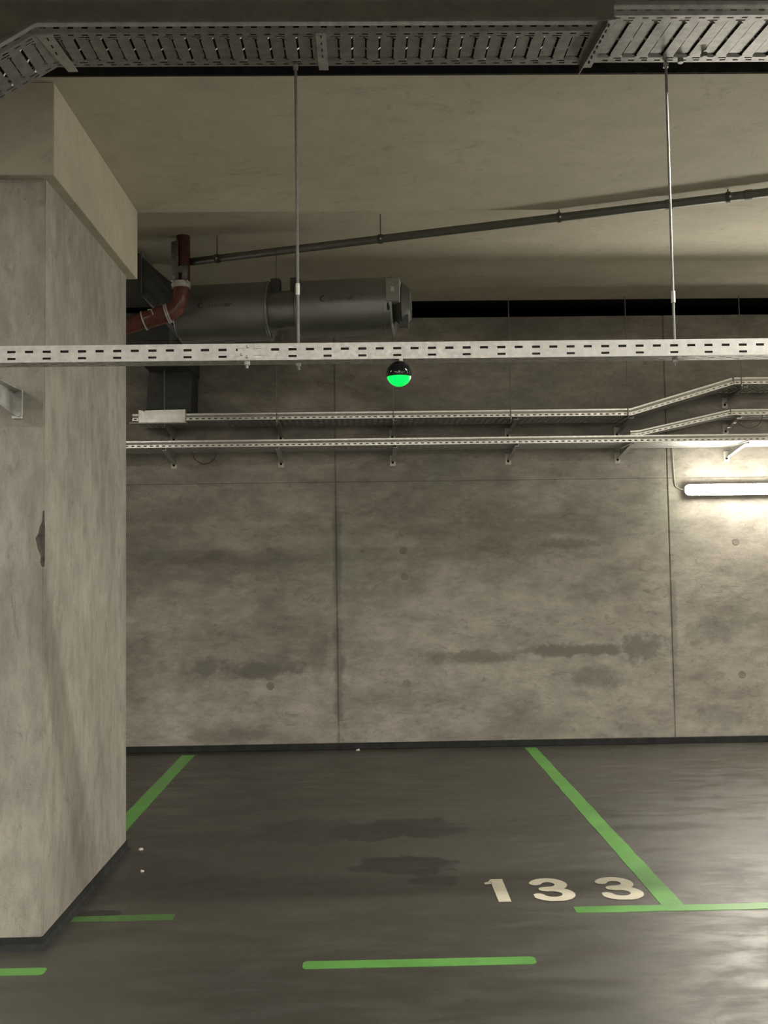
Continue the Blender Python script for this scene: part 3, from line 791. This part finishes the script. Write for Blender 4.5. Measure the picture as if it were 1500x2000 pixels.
def drop_duct():
    r = empty('drop_duct', (-1.6, 7.65, 2.83)); tag(r, 'dark vertical duct dropping to the bright galvanised box on the wall tray', 'duct')
    inv = Matrix.Translation(r.location).inverted()
    def ch(name, bm, mat=M['duct_grey']): o = obj(name, bm, mat, r); o.matrix_parent_inverse = inv; return o
    bm = bmesh.new()
    vs_ = [bm.verts.new(p) for p in ((-1.785, 7.94, 2.825), (-1.418, 7.94, 2.825), (-1.418, 8.25, 2.825), (-1.785, 8.25, 2.825), (-1.745, 7.94, 3.4), (-1.405, 7.94, 3.4), (-1.405, 8.25, 3.4), (-1.745, 8.25, 3.4))]
    for f in ((0, 3, 2, 1), (4, 5, 6, 7), (0, 1, 5, 4), (1, 2, 6, 5), (2, 3, 7, 6), (3, 0, 4, 7)): bm.faces.new([vs_[i] for i in f])
    ch('shaft', bm)
    ch('elbow', box(-1.75, -1.40, 6.98, 8.25, 3.16, 3.4, 0.003))
drop_duct()
def bright_box():
    # open galvanised end piece standing on the upper tray, notched at the top left
    r = empty('galvanised_box', (-1.6, 7.85, 2.73)); tag(r, 'bright galvanised box with a notched rim on the end of the upper wall tray', 'box')
    inv = Matrix.Translation(r.location).inverted()
    y = 7.862
    poly = [(-1.825, 2.735), (-1.452, 2.735), (-1.452, 2.838), (-1.772, 2.832), (-1.783, 2.822), (-1.794, 2.832), (-1.825, 2.836)]
    def ch(name, bm, mat=M['galv_bright']): o = obj(name, bm, mat, r); o.matrix_parent_inverse = inv; return o
    ch('front_panel', prism(poly, 'Y', y, y + 0.003), M['rail_white'])
    ch('side_panel', box(-1.828, -1.825, y, 7.93, 2.735, 2.836)); ch('side_panel', box(-1.452, -1.449, y, 7.93, 2.735, 2.838))
    ch('base_panel', box(-1.9, -1.44, y - 0.006, 7.93, 2.726, 2.7345))
bright_box()

# ------------------------------------------------------------------ drain pipe and grey pipe
def arc(p0, p1, p2, n=8):
    return [Vector(p0) * (1 - t) ** 2 + Vector(p1) * 2 * t * (1 - t) + Vector(p2) * t * t for t in [k / n for k in range(n + 1)]]
def drain():
    y = 6.34
    r = empty('drain_pipe', (-1.2, y, 3.1)); tag(r, 'red-brown cast iron drain pipe bending up to the ceiling beside the pillar', 'pipe')
    inv = Matrix.Translation(r.location).inverted()
    def ch(name, bm, mat, sm=True):
        o = obj(name, bm, mat, r, sm); o.matrix_parent_inverse = inv
        if sm: o.modifiers.new('edges', 'EDGE_SPLIT').split_angle = math.radians(40)
        return o
    R = 0.053
    ch('sloping_pipe', tube([(-2.2, y, 2.94), (-1.42, y, 3.183)], R, 24), M['cast'])
    ch('socket', tube([(-1.44, y, 3.177), (-1.43, y, 3.18), (-1.28, y, 3.225)], [R, R + 0.007, R + 0.007], 24), M['cast'])
    ch('elbow', tube([Vector((-1.30, y, 3.22))] + arc((-1.27, y, 3.228), (-1.205, y, 3.252), (-1.195, y, 3.345), 10) + [Vector((-1.192, y, 3.40))], R, 24), M['cast'])
    def band(name, p, q, rad, mat): return ch(name, tube([p, q], rad, 24), mat)
    band('pipe_clamp', (-1.192, y, 3.392), (-1.192, y, 3.432), R + 0.008, M['galv_bright'])
    for dx, dz in ((-0.05, 3.425), (-0.05, 3.4), (0.045, 3.396), (0.05, 3.425)):
        ch('clamp_bolt', tube([(-1.192 + dx, y - 0.035, dz), (-1.192 + dx, y - 0.058, dz)], 0.007, 8), M['galv_bright'])
    for x, z in ((-1.276, 3.226), (-1.288, 3.222), (-1.436, 3.178)):
        dvec = Vector((0.95, 0, 0.3)).normalized() * 0.0045
        c = Vector((x, y, z)); ch('pipe_ring', tube([c - dvec, c + dvec], R + 0.0115, 24), M['galv_bright'])
    ch('clamp_screw', tube([(-1.40, y - 0.06, 3.235), (-1.375, y - 0.064, 3.235), (-1.362, y - 0.066, 3.20)], 0.0045, 6), M['galv_bright'])
    ch('riser', tube([(-1.178, y, 3.43), (-1.178, y, CEI)], 0.045, 20), M['cast_dark'])
    # split grey jacket round the riser
    bm = bmesh.new(); n = 12
    for a0, a1 in ((math.radians(100), math.radians(262)), (math.radians(285), math.radians(320))):
        rs = []
        for z, k in ((3.435, 0.8), (3.47, 0.95), (3.53, 1.0), (3.69, 1.03)):
            if a0 > 4 and z > 3.6: continue
            rs.append([bm.verts.new((-1.192 + 0.064 * k * math.cos(a0 + (a1 - a0) * q / n), y + 0.064 * k * math.sin(a0 + (a1 - a0) * q / n), z)) for q in range(n + 1)])
        for a, b in zip(rs, rs[1:]):
            for q in range(n): bm.faces.new((a[q], a[q + 1], b[q + 1], b[q]))
    o = ch('split_jacket', bm, M['jacket']); s = o.modifiers.new('thick', 'SOLIDIFY'); s.thickness = 0.006
    ch('branch_boss', tube([(-1.185, y - 0.04, 3.50), (-1.185, y - 0.068, 3.50)], 0.022, 14), M['jacket'])
drain()
def grey_pipe():
    p0, p1 = Vector((-1.14, 6.40, 3.588)), Vector((3.3, 4.86, 3.572))
    r = empty('grey_pipe', p0); tag(r, 'thin grey plastic pipe slanting across the ceiling from the drain', 'pipe')
    inv = Matrix.Translation(p0).inverted(); dv = (p1 - p0)
    def ch(name, bm, mat, sm=False): o = obj(name, bm, mat, r, sm); o.matrix_parent_inverse = inv; return o
    ch('pipe', tube([p0, p1], 0.0245, 16), M['pipe'], True)
    for x in (-0.955, 0.118, 1.164, 2.05):
        t = (x - p0.x) / dv.x; c = p0 + dv * t; e = dv.normalized() * 0.011
        ch('pipe_clip', tube([c - e, c + e], 0.0295, 16), M['duct_grey'])
        top = CEI if c.y > 5.6 else SOF
        ch('clip_rod', tube([c + Vector((0, 0, 0.026)), Vector((c.x, c.y, top))], 0.004, 6), M['dark_cable'])
        ch('clip_screw', tube([c + Vector((0, -0.028, -0.008)), c + Vector((0, -0.036, -0.008))], 0.006, 8), M['galv_bright'])
    for x in (1.75, 2.15):
        t = (x - p0.x) / dv.x; c = p0 + dv * t; e = dv.normalized() * 0.02
        ch('coupling', tube([c - e, c + e], 0.028, 16), M['pipe'])
grey_pipe()

# ------------------------------------------------------------------ floor markings
ZP = 0.002
def flat(name, polys, mat, parent=None):
    bm = bmesh.new()
    for poly in polys: add_prism(bm, poly, 'Z', 0.0, ZP)
    return obj(name, bm, mat, parent)
def rough_rect(x0, x1, y0, y1, n=14, amp=0.003, axis='x'):
    pts = []
    if axis == 'x':
        pts += [(x0 + (x1 - x0) * k / n, y0 + random.uniform(-amp, amp)) for k in range(n + 1)]
        pts += [(x1 - (x1 - x0) * k / n, y1 + random.uniform(-amp, amp)) for k in range(n + 1)]
    else:
        pts += [(x1 + random.uniform(-amp, amp), y0 + (y1 - y0) * k / n) for k in range(n + 1)]
        pts += [(x0 + random.uniform(-amp, amp), y1 - (y1 - y0) * k / n) for k in range(n + 1)]
    return pts
r = empty('bay_line', (1.36, 4.4, 0)); tag(r, 'green painted bay line with crossbar right of the number 133', 'floor line', 'green bay lines')
for nm, poly in (('long_line', rough_rect(1.312, 1.412, 4.455, 8.262, 24, 0.003, 'y')), ('crossbar', rough_rect(0.912, 2.1, 4.385, 4.46, 24, 0.003))):
    o = flat(nm, [poly], M['green'], r); o.matrix_parent_inverse = Matrix.Translation(r.location).inverted()
o = flat('bay_line', [rough_rect(-1.548, -1.443, 5.52, 8.2, 20, 0.003, 'y')], M['green']); tag(o, 'green painted bay line running behind the pillar to the wall', 'floor line', 'green bay lines')
o = flat('bay_line', [rough_rect(-1.325, -0.875, 4.408, 4.473, 10, 0.004)], M['green_old']); tag(o, 'short faded green crossbar at the foot of the pillar', 'floor line', 'green bay lines')
def dash(x0, x1, y0, y1):
    rr = (y1 - y0) * 0.28
    pts = []
    for cx, cy, a in ((x1 - rr, y1 - rr, 0), (x0 + rr, y1 - rr, 90), (x0 + rr, y0 + rr, 180), (x1 - rr, y0 + rr, 270)):
        for k in range(5): pts.append((cx + rr * math.cos(math.radians(a + k * 22.5)), cy + rr * math.sin(math.radians(a + k * 22.5))))
    return pts
o = flat('aisle_dash', [dash(-0.268, 0.642, 3.848, 3.918)], M['green']); tag(o, 'bright green dash in the middle of the aisle floor', 'floor line', 'green aisle dashes')
o = flat('aisle_dash', [dash(-2.17, -1.262, 3.85, 3.914)], M['green']); tag(o, 'green aisle dash in front of the pillar at the left edge', 'floor line', 'green aisle dashes')

def digit3(x0, y0, w, h):
    """figure 3 as the outline of two stroked bowls, cut from a fine grid"""
    def arc_d(px, py, cx, cy, rx, ry, a0, a1):
        best = 9.0
        for k in range(41):
            a = math.radians(a0 + (a1 - a0) * k / 40)
            best = min(best, math.hypot(px - cx - rx * math.cos(a), py - cy - ry * math.sin(a)))
        return best
    t = 0.0305
    def field(px, py):
        return t - min(arc_d(px, py, 0.095, 0.235, 0.063, 0.063, 160, -95), arc_d(px, py, 0.095, 0.095, 0.074, 0.069, 100, -165),
                       arc_d(px, py, 0.08, 0.168, 0.012, 0.001, 180, 0))
    nx, ny = 34, 50; W_, H_ = 0.2, 0.33
    val = [[field(W_ * i / nx, H_ * j / ny) for i in range(nx + 1)] for j in range(ny + 1)]
    polys = []
    for j in range(ny):
        for i in range(nx):
            cs = [(i, j), (i + 1, j), (i + 1, j + 1), (i, j + 1)]
            q = []
            for k in range(4):
                a, b = cs[k], cs[(k + 1) % 4]; va, vb = val[a[1]][a[0]], val[b[1]][b[0]]
                if va >= 0: q.append(a)
                if (va >= 0) != (vb >= 0):
                    f = va / (va - vb); q.append((a[0] + (b[0] - a[0]) * f, a[1] + (b[1] - a[1]) * f))
            if len(q) >= 3: polys.append([(x0 + w * p[0] / nx, y0 + h * p[1] / ny) for p in q])
    return polys
def digit(name_polys, z=ZP):
    bm = bmesh.new()
    for poly in name_polys:
        vs_ = [bm.verts.new((p[0], p[1], z)) for p in poly]
        f = bm.faces.new(vs_)
    bmesh.ops.remove_doubles(bm, verts=bm.verts, dist=1e-5)
    for f in bm.faces:
        f.normal_update()
        if f.normal.z < 0: f.normal_flip()
    me = bpy.data.meshes.new('digit'); bm.to_mesh(me); bm.free()
    return me
r = empty('bay_number', (0.9, 4.7, 0)); tag(r, 'cream painted bay number 133 on the floor', 'floor number')
inv = Matrix.Translation(r.location).inverted()
one = [[(0.588, 4.543), (0.646, 4.543), (0.648, 4.866), (0.597, 4.866), (0.586, 4.835)], [(0.553, 4.79), (0.588, 4.795), (0.5885, 4.84), (0.597, 4.866), (0.59, 4.866), (0.575, 4.83), (0.553, 4.815)]]
for polys in (one, digit3(0.763, 4.54, 0.196, 0.325), digit3(1.083, 4.538, 0.196, 0.325)):
    o = link('digit', digit(polys), M['number'], r); o.matrix_parent_inverse = inv

# ------------------------------------------------------------------ litter
for (x, y, s, lab) in ((-0.086, 8.29, 0.022, 'tiny white paper scrap beside the back wall skirting'), (-1.266, 5.5, 0.016, 'small white crumb on the floor right behind the pillar'), (-1.17, 5.11, 0.014, 'greyish paper crumb on the floor beside the pillar')):
    bm = bmesh.new(); base = []
    for k in range(7):
        a = k * 2 * math.pi / 7; rr = s * random.uniform(0.6, 1.1)
        base.append((x + rr * math.cos(a), y + rr * 0.8 * math.sin(a)))
    lo = [bm.verts.new((p[0], p[1], 0.0)) for p in base]; hi = [bm.verts.new((x + (p[0] - x) * 0.7, y + (p[1] - y) * 0.7, s * random.uniform(0.3, 0.6))) for p in base]
    bm.faces.new(lo[::-1]); bm.faces.new(hi)
    for k in range(7): bm.faces.new((lo[k], lo[(k + 1) % 7], hi[(k + 1) % 7], hi[k]))
    o = obj('paper_scrap', bm, M['paper']); tag(o, lab, 'litter')
